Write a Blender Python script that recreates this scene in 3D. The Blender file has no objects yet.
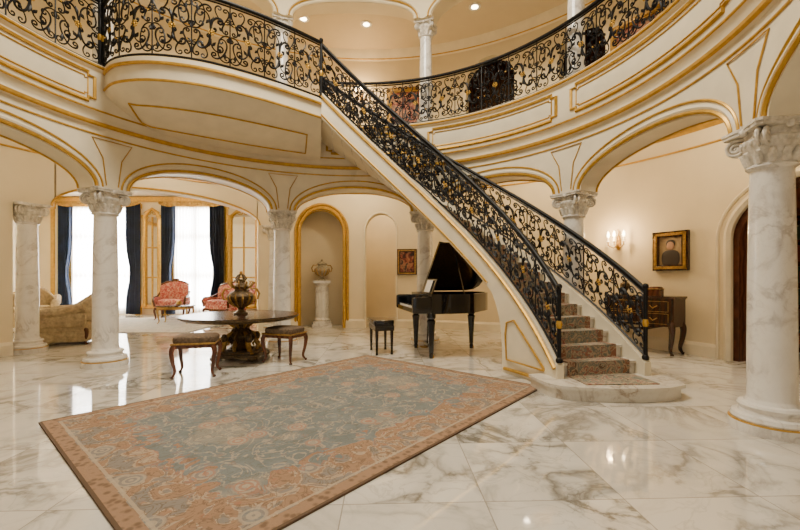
import bpy, bmesh, math, random, bisect
from math import sin, cos, pi, radians, sqrt, atan2
from mathutils import Vector, Matrix
random.seed(4)
CX, CY = -0.9, 4.8
def P(r, t, z):
    a = radians(t); return (CX + r*cos(a), CY + r*sin(a), z)

# ------------------------------------------------------------------ materials
def newmat(name):
    m = bpy.data.materials.new(name); m.use_nodes = True
    nt = m.node_tree; b = nt.nodes["Principled BSDF"]
    return m, nt, b
def N(nt, t, **k):
    n = nt.nodes.new(t)
    for a, v in k.items(): setattr(n, a, v)
    return n
def ramp(nt, fac, stops):
    r = N(nt, 'ShaderNodeValToRGB'); e = r.color_ramp.elements
    while len(e) < len(stops): e.new(0.5)
    for i, (p, c) in enumerate(stops):
        e[i].position = p; e[i].color = (c[0], c[1], c[2], 1)
    nt.links.new(fac, r.inputs[0]); return r
def mixc(nt, fac, a, b):
    m = N(nt, 'ShaderNodeMix', data_type='RGBA')
    for s, v in ((0, fac), (6, a), (7, b)):
        if hasattr(v, 'node'): nt.links.new(v, m.inputs[s])
        elif s == 0: m.inputs[0].default_value = v
        else: m.inputs[s].default_value = (v[0], v[1], v[2], 1)
    return m.outputs[2]
def math_(nt, op, a, b=None, c=None):
    m = N(nt, 'ShaderNodeMath', operation=op)
    for i, v in enumerate((a, b, c)):
        if v is None: continue
        if hasattr(v, 'node'): nt.links.new(v, m.inputs[i])
        else: m.inputs[i].default_value = v
    return m.outputs[0]
def simple(name, col, rough=0.5, metal=0.0, var=0.0, scale=4.0, bump=0.0, emit=None, es=0, spec=None, coat=0, sheen=0):
    m, nt, b = newmat(name)
    b.inputs['Base Color'].default_value = (*col, 1)
    b.inputs['Roughness'].default_value = rough
    b.inputs['Metallic'].default_value = metal
    if spec is not None: b.inputs['Specular IOR Level'].default_value = spec
    if coat: b.inputs['Coat Weight'].default_value = coat
    if sheen: b.inputs['Sheen Weight'].default_value = sheen
    if var or bump:
        tc = N(nt, 'ShaderNodeTexCoord'); no = N(nt, 'ShaderNodeTexNoise')
        no.inputs['Scale'].default_value = scale; no.inputs['Detail'].default_value = 4
        nt.links.new(tc.outputs['Object'], no.inputs['Vector'])
        if var:
            r = ramp(nt, no.outputs['Fac'], [(0.3, [c*(1-var) for c in col]), (0.7, [min(1, c*(1+var*0.6)) for c in col])])
            nt.links.new(r.outputs[0], b.inputs['Base Color'])
        if bump:
            bp = N(nt, 'ShaderNodeBump'); bp.inputs['Strength'].default_value = bump; bp.inputs['Distance'].default_value = 0.02
            nt.links.new(no.outputs['Fac'], bp.inputs['Height']); nt.links.new(bp.outputs[0], b.inputs['Normal'])
    if emit:
        b.inputs['Emission Color'].default_value = (*emit, 1); b.inputs['Emission Strength'].default_value = es
    return m

def marble_nodes(nt, vec, base, vein, sc=1.0, strong=1.0):
    n1 = N(nt, 'ShaderNodeTexNoise'); n1.inputs['Scale'].default_value = 1.1*sc; n1.inputs['Detail'].default_value = 8
    n1.inputs['Roughness'].default_value = 0.55; n1.inputs['Distortion'].default_value = 1.0
    nt.links.new(vec, n1.inputs['Vector'])
    d1 = math_(nt, 'ABSOLUTE', math_(nt, 'SUBTRACT', n1.outputs['Fac'], 0.5))
    v1 = ramp(nt, d1, [(0.0, (1, 1, 1)), (0.014, (.75, .75, .75)), (0.045, (.22, .22, .22)), (0.12, (0, 0, 0))])
    n2 = N(nt, 'ShaderNodeTexNoise'); n2.inputs['Scale'].default_value = 2.6*sc; n2.inputs['Detail'].default_value = 6
    n2.inputs['Distortion'].default_value = 1.6
    nt.links.new(vec, n2.inputs['Vector'])
    d2 = math_(nt, 'ABSOLUTE', math_(nt, 'SUBTRACT', n2.outputs['Fac'], 0.5))
    v2 = ramp(nt, d2, [(0.0, (.6, .6, .6)), (0.010, (.3, .3, .3)), (0.03, (0, 0, 0))])
    n3 = N(nt, 'ShaderNodeTexNoise'); n3.inputs['Scale'].default_value = 0.9*sc; n3.inputs['Detail'].default_value = 3
    nt.links.new(vec, n3.inputs['Vector'])
    msk = ramp(nt, n3.outputs['Fac'], [(0.38, (.15, .15, .15)), (0.58, (1, 1, 1))])
    a = math_(nt, 'MULTIPLY', v1.outputs[0], msk.outputs[0])
    a = math_(nt, 'ADD', a, math_(nt, 'MULTIPLY', math_(nt, 'MULTIPLY', v2.outputs[0], msk.outputs[0]), 0.6))
    a = math_(nt, 'MULTIPLY', a, strong)
    cl = N(nt, 'ShaderNodeClamp'); nt.links.new(a, cl.inputs[0])
    return mixc(nt, cl.outputs[0], base, vein)

def mat_floor():
    m, nt, b = newmat('floor_marble')
    tc = N(nt, 'ShaderNodeTexCoord')
    mp = N(nt, 'ShaderNodeMapping'); mp.inputs['Rotation'].default_value = (0, 0, radians(-2)); mp.inputs['Scale'].default_value = (1/0.95, 1/0.95, 1)
    mp.inputs['Location'].default_value = (0.3, 0.2, 0)
    nt.links.new(tc.outputs['Object'], mp.inputs[0])
    fl = N(nt, 'ShaderNodeVectorMath', operation='FLOOR'); nt.links.new(mp.outputs[0], fl.inputs[0])
    fr = N(nt, 'ShaderNodeVectorMath', operation='FRACTION'); nt.links.new(mp.outputs[0], fr.inputs[0])
    wn = N(nt, 'ShaderNodeTexWhiteNoise', noise_dimensions='3D'); nt.links.new(fl.outputs[0], wn.inputs['Vector'])
    scl = N(nt, 'ShaderNodeVectorMath', operation='SCALE'); nt.links.new(wn.outputs['Color'], scl.inputs[0]); scl.inputs['Scale'].default_value = 13
    ad = N(nt, 'ShaderNodeVectorMath', operation='ADD'); nt.links.new(tc.outputs['Object'], ad.inputs[0]); nt.links.new(scl.outputs[0], ad.inputs[1])
    col = marble_nodes(nt, ad.outputs[0], (0.72, 0.68, 0.60), (0.19, 0.17, 0.135), 0.95, 1.0)
    tint = mixc(nt, math_(nt, 'MULTIPLY', wn.outputs['Value'], 0.4), col, (0.54, 0.48, 0.39))
    sx = N(nt, 'ShaderNodeSeparateXYZ'); nt.links.new(fr.outputs[0], sx.inputs[0])
    ex = math_(nt, 'GREATER_THAN', math_(nt, 'ABSOLUTE', math_(nt, 'SUBTRACT', sx.outputs[0], 0.5)), 0.4955)
    ey = math_(nt, 'GREATER_THAN', math_(nt, 'ABSOLUTE', math_(nt, 'SUBTRACT', sx.outputs[1], 0.5)), 0.4955)
    seam = math_(nt, 'MAXIMUM', ex, ey)
    fc = mixc(nt, math_(nt, 'MULTIPLY', seam, 0.75), tint, (0.28, 0.24, 0.19))
    nt.links.new(fc, b.inputs['Base Color'])
    b.inputs['Roughness'].default_value = 0.05
    b.inputs['IOR'].default_value = 1.75
    return m
def mat_marble(name, base, vein, sc, strong, rough=0.2):
    m, nt, b = newmat(name)
    tc = N(nt, 'ShaderNodeTexCoord')
    nt.links.new(marble_nodes(nt, tc.outputs['Object'], base, vein, sc, strong), b.inputs['Base Color'])
    b.inputs['Roughness'].default_value = rough
    return m
def mat_rug(name, hx, hy, field, inner, bord, dark, pink, light, bw=.62):
    m, nt, b = newmat(name)
    tc = N(nt, 'ShaderNodeTexCoord')
    sx = N(nt, 'ShaderNodeSeparateXYZ'); nt.links.new(tc.outputs['Object'], sx.inputs[0])
    ax = math_(nt, 'ABSOLUTE', sx.outputs[0]); ay = math_(nt, 'ABSOLUTE', sx.outputs[1])
    d = math_(nt, 'MINIMUM', math_(nt, 'SUBTRACT', hx, ax), math_(nt, 'SUBTRACT', hy, ay))
    cb = N(nt, 'ShaderNodeCombineXYZ'); nt.links.new(ax, cb.inputs[0]); nt.links.new(ay, cb.inputs[1])
    def noise(sc, det, dist, vec):
        n = N(nt, 'ShaderNodeTexNoise'); n.inputs['Scale'].default_value = sc; n.inputs['Detail'].default_value = det; n.inputs['Distortion'].default_value = dist
        nt.links.new(vec, n.inputs['Vector']); return n.outputs['Fac']
    nz = noise(3.2, 5, 1.5, tc.outputs['Object']); sym = noise(3.0, 3, 2.2, cb.outputs[0]); sym2 = noise(6.5, 2, 2.5, cb.outputs[0]); big = noise(1.3, 2, 0.8, cb.outputs[0])
    def vor(sc):
        v = N(nt, 'ShaderNodeTexVoronoi'); v.inputs['Scale'].default_value = sc; nt.links.new(cb.outputs[0], v.inputs['Vector']); return v
    vo = vor(2.7); vm = vor(6.0); vs = vor(17)
    def line(x, w): return ramp(nt, math_(nt, 'ABSOLUTE', math_(nt, 'SUBTRACT', x, 0.5)), [(0, (1, 1, 1)), (w*.5, (.9, .9, .9)), (w, (0, 0, 0))]).outputs[0]
    vine = line(sym, .03); vine2 = line(sym2, .035)
    def blob(v, a, c_): return ramp(nt, v.outputs['Distance'], [(0.0, (1, 1, 1)), (a, (1, 1, 1)), (c_, (0, 0, 0))]).outputs[0]
    rose = blob(vo, .22, .30); bud = blob(vm, .2, .27)
    rings = math_(nt, 'GREATER_THAN', math_(nt, 'SINE', math_(nt, 'MULTIPLY', vo.outputs['Distance'], 60)), 0.0)
    pet = ramp(nt, vs.outputs['Distance'], [(0.25, (1, 1, 1)), (0.5, (.2, .2, .2))]).outputs[0]
    def mul(a, b_): return math_(nt, 'MULTIPLY', a, b_)
    f = mixc(nt, ramp(nt, nz, [(.35, (0, 0, 0)), (.65, (1, 1, 1))]).outputs[0], field, [c*0.80 for c in field])
    f = mixc(nt, mul(ramp(nt, big, [(.52, (0, 0, 0)), (.58, (1, 1, 1))]).outputs[0], .5), f, inner)
    f = mixc(nt, mul(vine, .65), f, light)
    f = mixc(nt, mul(vine2, .35), f, dark)
    f = mixc(nt, mul(mul(bud, pet), .5), f, pink)
    f = mixc(nt, mul(rose, .5), f, light)
    f = mixc(nt, mul(mul(rose, rings), .6), f, pink)
    g = mixc(nt, nz, bord, [c*0.75 for c in bord])
    g = mixc(nt, mul(ramp(nt, sym, [(.5, (0, 0, 0)), (.56, (1, 1, 1))]).outputs[0], .65), g, field)
    g = mixc(nt, mul(vine, .75), g, light)
    g = mixc(nt, mul(vine2, .6), g, dark)
    g = mixc(nt, mul(mul(bud, pet), .7), g, pink)
    g = mixc(nt, mul(rose, .65), g, field)
    g = mixc(nt, mul(mul(rose, rings), .65), g, light)
    wob = math_(nt, 'ADD', d, mul(math_(nt, 'SUBTRACT', sym, 0.5), 1.0))
    c = mixc(nt, math_(nt, 'GREATER_THAN', wob, bw), g, f)
    ln = math_(nt, 'LESS_THAN', math_(nt, 'ABSOLUTE', math_(nt, 'SUBTRACT', wob, bw)), 0.022)
    c = mixc(nt, mul(ln, 0.6), c, pink)
    e2 = math_(nt, 'LESS_THAN', math_(nt, 'ABSOLUTE', math_(nt, 'SUBTRACT', d, 0.15)), 0.012)
    c = mixc(nt, mul(e2, .7), c, light)
    gb = mixc(nt, mul(pet, .75), bord, dark)
    c = mixc(nt, math_(nt, 'LESS_THAN', d, 0.13), c, gb)
    c = mixc(nt, math_(nt, 'LESS_THAN', d, 0.025), c, dark)
    hs = N(nt, 'ShaderNodeTexNoise'); hs.inputs['Scale'].default_value = 60
    nt.links.new(tc.outputs['Object'], hs.inputs['Vector'])
    c = mixc(nt, mul(hs.outputs['Fac'], 0.18), c, [x*0.5 for x in dark])
    nt.links.new(c, b.inputs['Base Color'])
    b.inputs['Roughness'].default_value = 0.95; b.inputs['Specular IOR Level'].default_value = .1
    bp = N(nt, 'ShaderNodeBump'); bp.inputs['Strength'].default_value = 0.4; bp.inputs['Distance'].default_value = 0.01
    nt.links.new(hs.outputs['Fac'], bp.inputs['Height']); nt.links.new(bp.outputs[0], b.inputs['Normal'])
    return m
def mat_canvas(name, cols, sc, lo=.3, hi=.7, rough=.5, const=False):
    m, nt, b = newmat(name)
    tc = N(nt, 'ShaderNodeTexCoord'); n = N(nt, 'ShaderNodeTexNoise'); n.inputs['Scale'].default_value = sc; n.inputs['Detail'].default_value = 3 if const else 5
    n.inputs['Distortion'].default_value = 1
    nt.links.new(tc.outputs['Object'], n.inputs['Vector'])
    k = len(cols); r = ramp(nt, n.outputs['Fac'], [(lo+(hi-lo)*i/(k-1), c) for i, c in enumerate(cols)])
    if const: r.color_ramp.interpolation = 'CONSTANT'
    nt.links.new(r.outputs[0], b.inputs['Base Color']); b.inputs['Roughness'].default_value = rough
    return m
def mat_wood(name, c1, c2, rough=0.25):
    m, nt, b = newmat(name)
    tc = N(nt, 'ShaderNodeTexCoord'); w = N(nt, 'ShaderNodeTexWave'); w.inputs['Scale'].default_value = 3; w.inputs['Distortion'].default_value = 6
    w.inputs['Detail'].default_value = 3
    nt.links.new(tc.outputs['Object'], w.inputs['Vector'])
    r = ramp(nt, w.outputs['Fac'], [(0, c1), (1, c2)]); nt.links.new(r.outputs[0], b.inputs['Base Color'])
    b.inputs['Roughness'].default_value = rough
    return m

WALL = simple('wall_cream_plaster', (0.76, 0.645, 0.43), 0.6, var=0.05, scale=1.5)
WALL2 = simple('wall_fascia_ivory', (0.77, 0.68, 0.50), 0.45, var=0.09, scale=3)
CEIL = simple('ceiling_paint', (0.68, 0.56, 0.37), 0.8, var=0.02)
FLOOR = mat_floor()
COL = mat_marble('column_marble', (0.80, 0.76, 0.69), (0.40, 0.35, 0.31), 2.0, 0.65, 0.15)
STEP = mat_marble('step_marble', (0.72, 0.67, 0.57), (0.36, 0.28, 0.21), 2.4, 0.9, 0.2)
CAP = simple('capital_stone', (0.72, 0.66, 0.56), 0.5, var=0.35, scale=18, bump=0.4)
GOLD = simple('gold_leaf', (0.56, 0.32, 0.045), 0.38, 0.5, var=0.2, scale=12)
GOLDD = simple('antique_gold', (0.40, 0.225, 0.045), 0.4, 0.55, var=0.4, scale=25, bump=0.3)
IRON = simple('wrought_iron', (0.004, 0.004, 0.005), 0.45, 0.0, var=0.2, scale=20, spec=.25)
BLACK = simple('piano_black', (0.004, 0.004, 0.005), 0.06, coat=0.3, var=0.1)
IVORY = simple('ivory_keys', (0.85, 0.82, 0.74), 0.3, var=0.02)
DWOOD = mat_wood('dark_walnut', (0.020, 0.008, 0.004), (0.055, 0.021, 0.010))
MWOOD = mat_wood('mahogany', (0.07, 0.022, 0.01), (0.14, 0.045, 0.02))
BRONZE = simple('carved_bronze_wood', (0.12, 0.075, 0.03), 0.4, 0.4, var=0.7, scale=22, bump=0.7)
NAVY = simple('navy_velvet', (0.008, 0.02, 0.055), 0.8, var=0.4, scale=3, sheen=0.15)
SEATF = simple('brocade_brown', (0.13, 0.085, 0.05), 0.75, var=0.5, scale=30)
CREAMF = simple('cream_upholstery', (0.38, 0.29, 0.16), 0.85, var=0.35, scale=14)
REDF = mat_canvas('rose_damask', [(0.35, 0.06, 0.05), (0.52, 0.16, 0.12), (0.60, 0.38, 0.28)], 14, .4, .62, .8)
RUNNER = mat_canvas('runner_carpet', [(0.13, 0.09, 0.06), (0.34, 0.27, 0.18), (0.15, 0.17, 0.14), (0.27, 0.22, 0.15), (0.42, 0.33, 0.22), (0.30, 0.13, 0.09), (.20, .20, .16), (.38, .30, .2)], 7, .34, .66, .9, True)
RUNB = mat_canvas('runner_border', [(0.24, 0.11, 0.065), (0.40, 0.29, 0.18), (.14, .12, .09)], 16, .42, .58, .9, True)
SHEER, nt, b = newmat('sheer_fabric')
b.inputs['Base Color'].default_value = (0.95, 0.93, 0.88, 1); b.inputs['Roughness'].default_value = 1
tr = N(nt, 'ShaderNodeBsdfTranslucent'); tr.inputs[0].default_value = (0.97, 0.95, 0.9, 1)
mx = N(nt, 'ShaderNodeMixShader'); mx.inputs[0].default_value = 0.75
nt.links.new(b.outputs[0], mx.inputs[1]); nt.links.new(tr.outputs[0], mx.inputs[2])
nt.links.new(mx.outputs[0], nt.nodes['Material Output'].inputs[0])
BULB = simple('lamp_bulb', (1, 0.85, 0.6), 0.5, emit=(1, 0.76, 0.46), es=22)
MIRROR = simple('mirror_glass', (0.75, 0.73, 0.66), 0.05, 1.0)
TTOP = simple('table_top_stone', (0.14, 0.12, 0.09), 0.04, var=0.5, scale=5, coat=0.6)

# ------------------------------------------------------------------ mesh builder
class M:
    def __init__(s): s.v = []; s.f = []; s.m = []
    def add(s, vs, fs, mat=0):
        o = len(s.v); s.v += [tuple(p) for p in vs]
        for f in fs: s.f.append([i+o for i in f]); s.m.append(mat)
    def grid(s, rows, mat=0, cu=False, cv=False):
        n = len(rows); k = len(rows[0]); vs = [p for r in rows for p in r]; fs = []
        for i in range(n if cu else n-1):
            for j in range(k if cv else k-1):
                a = i*k+j; b_ = i*k+(j+1) % k; c = ((i+1) % n)*k+(j+1) % k; d = ((i+1) % n)*k+j
                fs.append((a, b_, c, d))
        s.add(vs, fs, mat)
    def tube(s, pts, r, mat=0, n=6, closed=False, cap=True):
        pts = [Vector(p) for p in pts]; L = len(pts)
        if L < 2: return
        rr = r if isinstance(r, (list, tuple)) else [r]*L
        T = []
        for i in range(L):
            a = pts[i-1] if (i > 0 or closed) else pts[i]; b_ = pts[(i+1) % L] if (i < L-1 or closed) else pts[i]
            t = b_-a
            T.append(t.normalized() if t.length > 1e-9 else Vector((0, 0, 1)))
        up = Vector((0, 0, 1)) if abs(T[0].z) < 0.9 else Vector((1, 0, 0))
        nrm = (up-T[0]*up.dot(T[0])).normalized(); rows = []
        for i in range(L):
            nrm = nrm-T[i]*nrm.dot(T[i])
            if nrm.length < 1e-6: nrm = T[i].orthogonal()
            nrm.normalize(); bn = T[i].cross(nrm)
            rows.append([pts[i]+nrm*(rr[i]*cos(2*pi*j/n))+bn*(rr[i]*sin(2*pi*j/n)) for j in range(n)])
        s.grid(rows, mat, cu=closed, cv=True)
        if cap and not closed:
            s.add(rows[0], [list(range(n))], mat); s.add(rows[-1], [list(range(n))[::-1]], mat)
    def box(s, c, d, mat=0, rot=0, tilt=None):
        x, y, z = d[0]/2, d[1]/2, d[2]/2
        R = Matrix.Rotation(rot, 3, 'Z')
        if tilt: R = R @ Matrix.Rotation(tilt, 3, 'X')
        vs = [Vector(c)+R @ Vector((a*x, b_*y, e*z)) for a in (-1, 1) for b_ in (-1, 1) for e in (-1, 1)]
        s.add(vs, [(0, 1, 3, 2), (4, 6, 7, 5), (0, 4, 5, 1), (2, 3, 7, 6), (0, 2, 6, 4), (1, 5, 7, 3)], mat)
    def lathe(s, prof, c=(0, 0, 0), mat=0, n=24, sx=1, sy=1):
        rows = [[(c[0]+r*sx*cos(2*pi*j/n), c[1]+r*sy*sin(2*pi*j/n), c[2]+z) for j in range(n)] for r, z in prof]
        s.grid(rows, mat, cv=True)
        if prof[0][0] > 1e-4: s.add(rows[0], [list(range(n))[::-1]], mat)
        if prof[-1][0] > 1e-4: s.add(rows[-1], [list(range(n))], mat)
    def sup(s, c, d, mat=0, e=0.35, rot=0, n=20, tilt=0):
        def sp(w, m_): return math.copysign(abs(w)**m_, w)
        R = Matrix.Rotation(rot, 3, 'Z') @ Matrix.Rotation(tilt, 3, 'X'); rows = []
        k = 12 if n > 8 else 6
        for i in range(k+1):
            u = -pi/2+pi*i/k; row = []
            for j in range(n):
                w = 2*pi*j/n
                p = Vector((d[0]/2*sp(cos(u), e)*sp(cos(w), e), d[1]/2*sp(cos(u), e)*sp(sin(w), e), d[2]/2*sp(sin(u), e)))
                row.append(Vector(c)+R @ p)
            rows.append(row)
        s.grid(rows, mat, cv=True)
    def prism(s, pts, z0, z1, mat=0):
        n = len(pts); vs = [(x, y, z0) for x, y in pts]+[(x, y, z1) for x, y in pts]
        fs = [(i, (i+1) % n, n+(i+1) % n, n+i) for i in range(n)]+[list(range(n))[::-1], list(range(n, 2*n))]
        s.add(vs, fs, mat)
    def sweep(s, prof, t0, t1, mat=0, step=1.5, closed=True, cap=True):
        n = max(2, int(abs(t1-t0)/step)+1)
        rows = [[P(r, t0+(t1-t0)*i/n, z) for r, z in prof] for i in range(n+1)]
        s.grid(rows, mat, cv=closed)
        if closed and cap:
            k = len(prof); s.add(rows[0], [list(range(k))], mat); s.add(rows[-1], [list(range(k))[::-1]], mat)
    def obj(s, name, mats, loc=(0, 0, 0), rot=0, parent=None, ang=35, scale=1):
        me = bpy.data.meshes.new(name); me.from_pydata(s.v, [], s.f)
        for m_ in mats: me.materials.append(m_)
        me.polygons.foreach_set('material_index', s.m)
        bm = bmesh.new(); bm.from_mesh(me); bmesh.ops.remove_doubles(bm, verts=bm.verts, dist=1e-5)
        bmesh.ops.recalc_face_normals(bm, faces=bm.faces); bm.to_mesh(me); bm.free()
        me.polygons.foreach_set('use_smooth', [True]*len(me.polygons))
        me.set_sharp_from_angle(angle=radians(ang)); me.update()
        o = bpy.data.objects.new(name, me); bpy.context.scene.collection.objects.link(o)
        o.location = loc; o.rotation_euler = (0, 0, rot); o.scale = (scale,)*3
        if parent: o.parent = parent
        return o

# ------------------------------------------------------------------ shell
COLA = [-51.5, -10.5, 30.5, 71.5, 112.5, 153.5, 194.5, 235.5]
m = M(); m.box((0, 8, -0.05), (44, 36, 0.1)); m.obj('floor', [FLOOR])

def arc_wall(mb, ri, ro, t0, t1, z0, z1, ops, mat=0, jamb=None):
    S = []; ops = sorted(ops)
    cur = t0
    def fill(a, b_):
        n = max(1, int((b_-a)/1.5)+1)
        for i in range(n+1): S.append((a+(b_-a)*i/n, z0))
    for c, h, sp, ri_ in ops:
        a, b_ = max(c-h, t0), min(c+h, t1)
        if a > cur: fill(cur, a)
        for k in range(33):
            u = -cos(pi*k/32); t = c+h*u
            if t < t0-1e-6 or t > t1+1e-6: continue
            S.append((t, sp+ri_*sqrt(max(0, 1-u*u))))
        cur = b_
    if cur < t1: fill(cur, t1)
    rows = []
    for t, z in S:
        rows.append([P(ri, t, z1), P(ri, t, z), P(ro, t, z), P(ro, t, z1)])
    mb.grid(rows, mat, cv=False)
    mb.add(rows[0], [(0, 1, 2, 3)], mat); mb.add(rows[-1], [(3, 2, 1, 0)], mat)

def arch_line(mb, r, c, h, sp, rise, rad, off=0.09, mat=0, legs=0.0, n=6):
    hh = h+math.degrees(off/r); pts = []
    if legs < sp: pts.append(P(r, c-hh, legs))
    for k in range(33):
        u = -cos(pi*k/32); pts.append(P(r, c+hh*u, sp+(rise+off)*sqrt(max(0, 1-u*u))))
    if legs < sp: pts.append(P(r, c+hh, legs))
    mb.tube(pts, rad, mat, n)

bays = [(COLA[i]+COLA[i+1])/2 for i in range(len(COLA)-1)]
HB = 20.5-3.7; AR = .55
m = M(); arc_wall(m, 4.45, 4.85, COLA[0]-3, COLA[-1]+3, 3.0, 3.98, [(c, HB, 3.0, AR) for c in bays])
m.sweep([(4.85, 3.98), (4.45, 3.98), (4.42, 4.0), (4.42, 4.06), (4.45, 4.08), (4.45, 4.14), (4.40, 4.22), (4.38, 4.26), (4.38, 4.86), (4.34, 4.89), (4.34, 4.97), (4.6, 4.97), (4.6, 4.7), (4.85, 4.7)], COLA[0]-3, COLA[-1]+3)
for c in bays: arch_line(m, 4.45, c, HB, 3.0, AR, 0.03, 0.10, legs=3.0)
m.obj('wall_arcade', [WALL2])
g = M()
for c in bays:
    arch_line(g, 4.44, c, HB, 3.0, AR, 0.028, 0.045, legs=3.0)
    arch_line(g, 4.445, c, HB-0.6, 3.0, AR, 0.017, 0.19, legs=3.0)
    g.tube([P(4.85, c+HB*u, 3+AR*sqrt(1-u*u)) for u in [-cos(pi*k/24) for k in range(25)]], 0.022, 0)
def ring_tube(mb, r, z, t0, t1, rad, mat=0):
    n = int((t1-t0)/1.5)+2; mb.tube([P(r, t0+(t1-t0)*i/n, z) for i in range(n+1)], rad, mat, 6)
ring_tube(g, 4.41, 4.03, COLA[0], COLA[-1], 0.040)
ring_tube(g, 4.445, 3.86, COLA[0], COLA[-1], 0.016)
ring_tube(g, 4.39, 4.24, COLA[0], COLA[-1], 0.018)
ring_tube(g, 4.335, 4.93, COLA[0], 103, 0.026); ring_tube(g, 4.335, 4.93, 154, COLA[-1], 0.026)
def panel(mb, r, a, b_, z0, z1, rad=0.016, mat=0, nk=0.1):
    n = max(3, int((b_-a)/1.5)); dk = math.degrees(nk/r)
    pts = [P(r, a+dk+(b_-a-2*dk)*i/n, z1) for i in range(n+1)]
    pts += [P(r, b_-dk, z1-nk*.6), P(r, b_, z1-nk*.6)]
    pts += [P(r, b_, z0+nk*.6), P(r, b_-dk, z0+nk*.6)]
    pts += [P(r, b_-dk-(b_-a-2*dk)*i/n, z0) for i in range(n+1)]
    pts += [P(r, a+dk, z0+nk*.6), P(r, a, z0+nk*.6), P(r, a, z1-nk*.6), P(r, a+dk, z1-nk*.6)]
    mb.tube(pts, rad, mat, 5, closed=True)
for i, c in enumerate(bays):
    if abs(c-133) < 3: continue
    a, b_ = c-18.5, c+18.5
    if abs(c-92) < 3: b_ = 100
    if abs(c-174) < 3: a = 157.5
    panel(g, 4.375, a, b_, 4.34, 4.80, 0.032)
    panel(g, 4.375, a+1.3, b_-1.3, 4.42, 4.72, 0.013, nk=0.05)
for t in COLA: g.tube([P(4.44, t-1.2, 3.05), P(4.44, t-1.9, 3.5), P(4.44, t-4, 3.8), P(4.44, t, 3.8), P(4.44, t+4, 3.8), P(4.44, t+1.9, 3.5), P(4.44, t+1.2, 3.05)], 0.010, 0, 5)
g.obj('trim_1', [GOLD])

m = M(); m.sweep([(4.58, 4.7), (4.58, 4.95), (7.4, 4.95), (7.4, 4.7)], -52, 236); m.obj('floor_gallery', [WALL2])
m = M(); m.sweep([(4.8, 8.3), (7.4, 8.3), (7.4, 8.4), (4.8, 8.4)], -52, 236)
m.lathe([(4.9, 0), (4.9, .1), (0, .1)], (CX, CY, 9.2))
m.obj('ceiling', [CEIL])
UZ = 7.38
m = M(); arc_wall(m, 4.46, 4.84, COLA[0]-3, COLA[-1]+3, UZ, 9.2, [(c, HB+1.0, UZ, 0.5) for c in bays])
m.sweep([(4.46, 8.3), (4.36, 8.4), (4.36, 8.5), (4.46, 8.52)], COLA[0], COLA[-1])
for c in bays: arch_line(m, 4.45, c, HB+1, UZ, .5, 0.035, 0.04, legs=UZ); arch_line(m, 4.45, c, HB, UZ, .5, 0.022, 0.2, legs=UZ); arch_line(m, 4.85, c, HB+1, UZ, .5, 0.03, 0.03, legs=UZ)
m.obj('wall_arcade_upper', [WALL])
g = M()
for c in bays: arch_line(g, 4.43, c, HB+.6, UZ, .5, 0.016, 0.12, legs=UZ)
g.obj('trim_5', [GOLD])

R2 = 7.3
NI = (101.3, 5.0, 2.85, 0.72); HA = (87.5, 3.6, 2.9, 0.55); LB = (9.8, 9.8, 2.2, 0.95); LIV = (133, HB+1.2, 3.0, 0.66)
m = M(); arc_wall(m, R2, R2+.3, -52, 112.5+3, 0, 4.75, [LB, HA, NI])
arc_wall(m, R2, R2+.3, 112.5+3, 153.5-3, 3.0, 4.75, [LIV])
arc_wall(m, R2, R2+.3, 153.5+2.2, 236, 0, 4.75, [])
arc_wall(m, R2, R2+.3, 150.5, 155.7, 3.0, 4.75, [])
m.obj('wall_outer', [WALL])
m = M(); arc_wall(m, R2, R2+.3, -52, 236, 4.75, 8.4, [(62, 5.4, 7.0, .75), (43, 4.4, 7.0, .7), (20, 5, 7, .7)]); m.obj('wall_gallery', [WALL])
g = M()
arch_line(g, R2-.01, *NI, 0.06, 0.03); arch_line(g, R2-.01, *NI, 0.035, 0.13)
g.tube([P(7.58, NI[0]+NI[1]*u, NI[2]+NI[3]*sqrt(1-u*u)) for u in [-cos(pi*k/24) for k in range(25)]], 0.03, 0)
arch_line(g, R2-.01, LIV[0], LIV[1]-.5, LIV[2], LIV[3], 0.025, 0.05, legs=3.0)
ring_tube(g, R2-.02, 4.05, -40, 230, 0.02)
ring_tube(g, R2-.04, 8.1, -40, 230, 0.02)
g.sweep([(R2, 4.35), (R2-.18, 4.62), (R2-.22, 4.7), (R2, 4.7)], 12, 60)
g.obj('trim_2', [GOLD])
w = M(); arch_line(w, R2-.01, *LB, 0.07, 0.02); arch_line(w, R2-.01, *LB, 0.03, 0.2); arch_line(w, R2-.01, *HA, .03, .03)
w.sweep([(R2, 4.3), (R2-.12, 4.45), (R2-.25, 4.7), (R2, 4.7)], 62, 235)
w.sweep([(R2, 8.05), (R2-.15, 8.2), (R2-.2, 8.3), (R2, 8.3)], -50, 235)
w.obj('trim_3', [WALL2])
bb = M()
prof = [(R2, 0), (R2-.05, 0), (R2-.05, .2), (R2-.02, .24), (R2, .26)]
for a, b_ in ((-50, LB[0]-LB[1]-1.5), (LB[0]+LB[1]+1.6, HA[0]-HA[1]), (HA[0]+HA[1], NI[0]-NI[1]), (NI[0]+NI[1], 115.5), (155.8, 235)): bb.sweep(prof, a, b_)
bb.obj('baseboard_outer', [WALL2])
m = M()
m.sweep([(8.1, 0), (8.1, 4.7), (8.2, 4.7), (8.2, 0)], 94.5, 108.5)
m.sweep([(7.55, 0), (7.55, 4.7), (8.15, 4.7), (8.15, 0)], 107.4, 108.2); m.sweep([(7.55, 0), (7.55, 4.7), (10.6, 4.7), (10.6, 0)], 94.0, 94.7)
m.sweep([(10.5, 0), (10.5, 4.7), (10.6, 4.7), (10.6, 0)], 78, 94.5); m.sweep([(7.55, 0), (7.55, 4.7), (10.6, 4.7), (10.6, 0)], 78, 78.7)
m.obj('wall_hall', [WALL])
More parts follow.
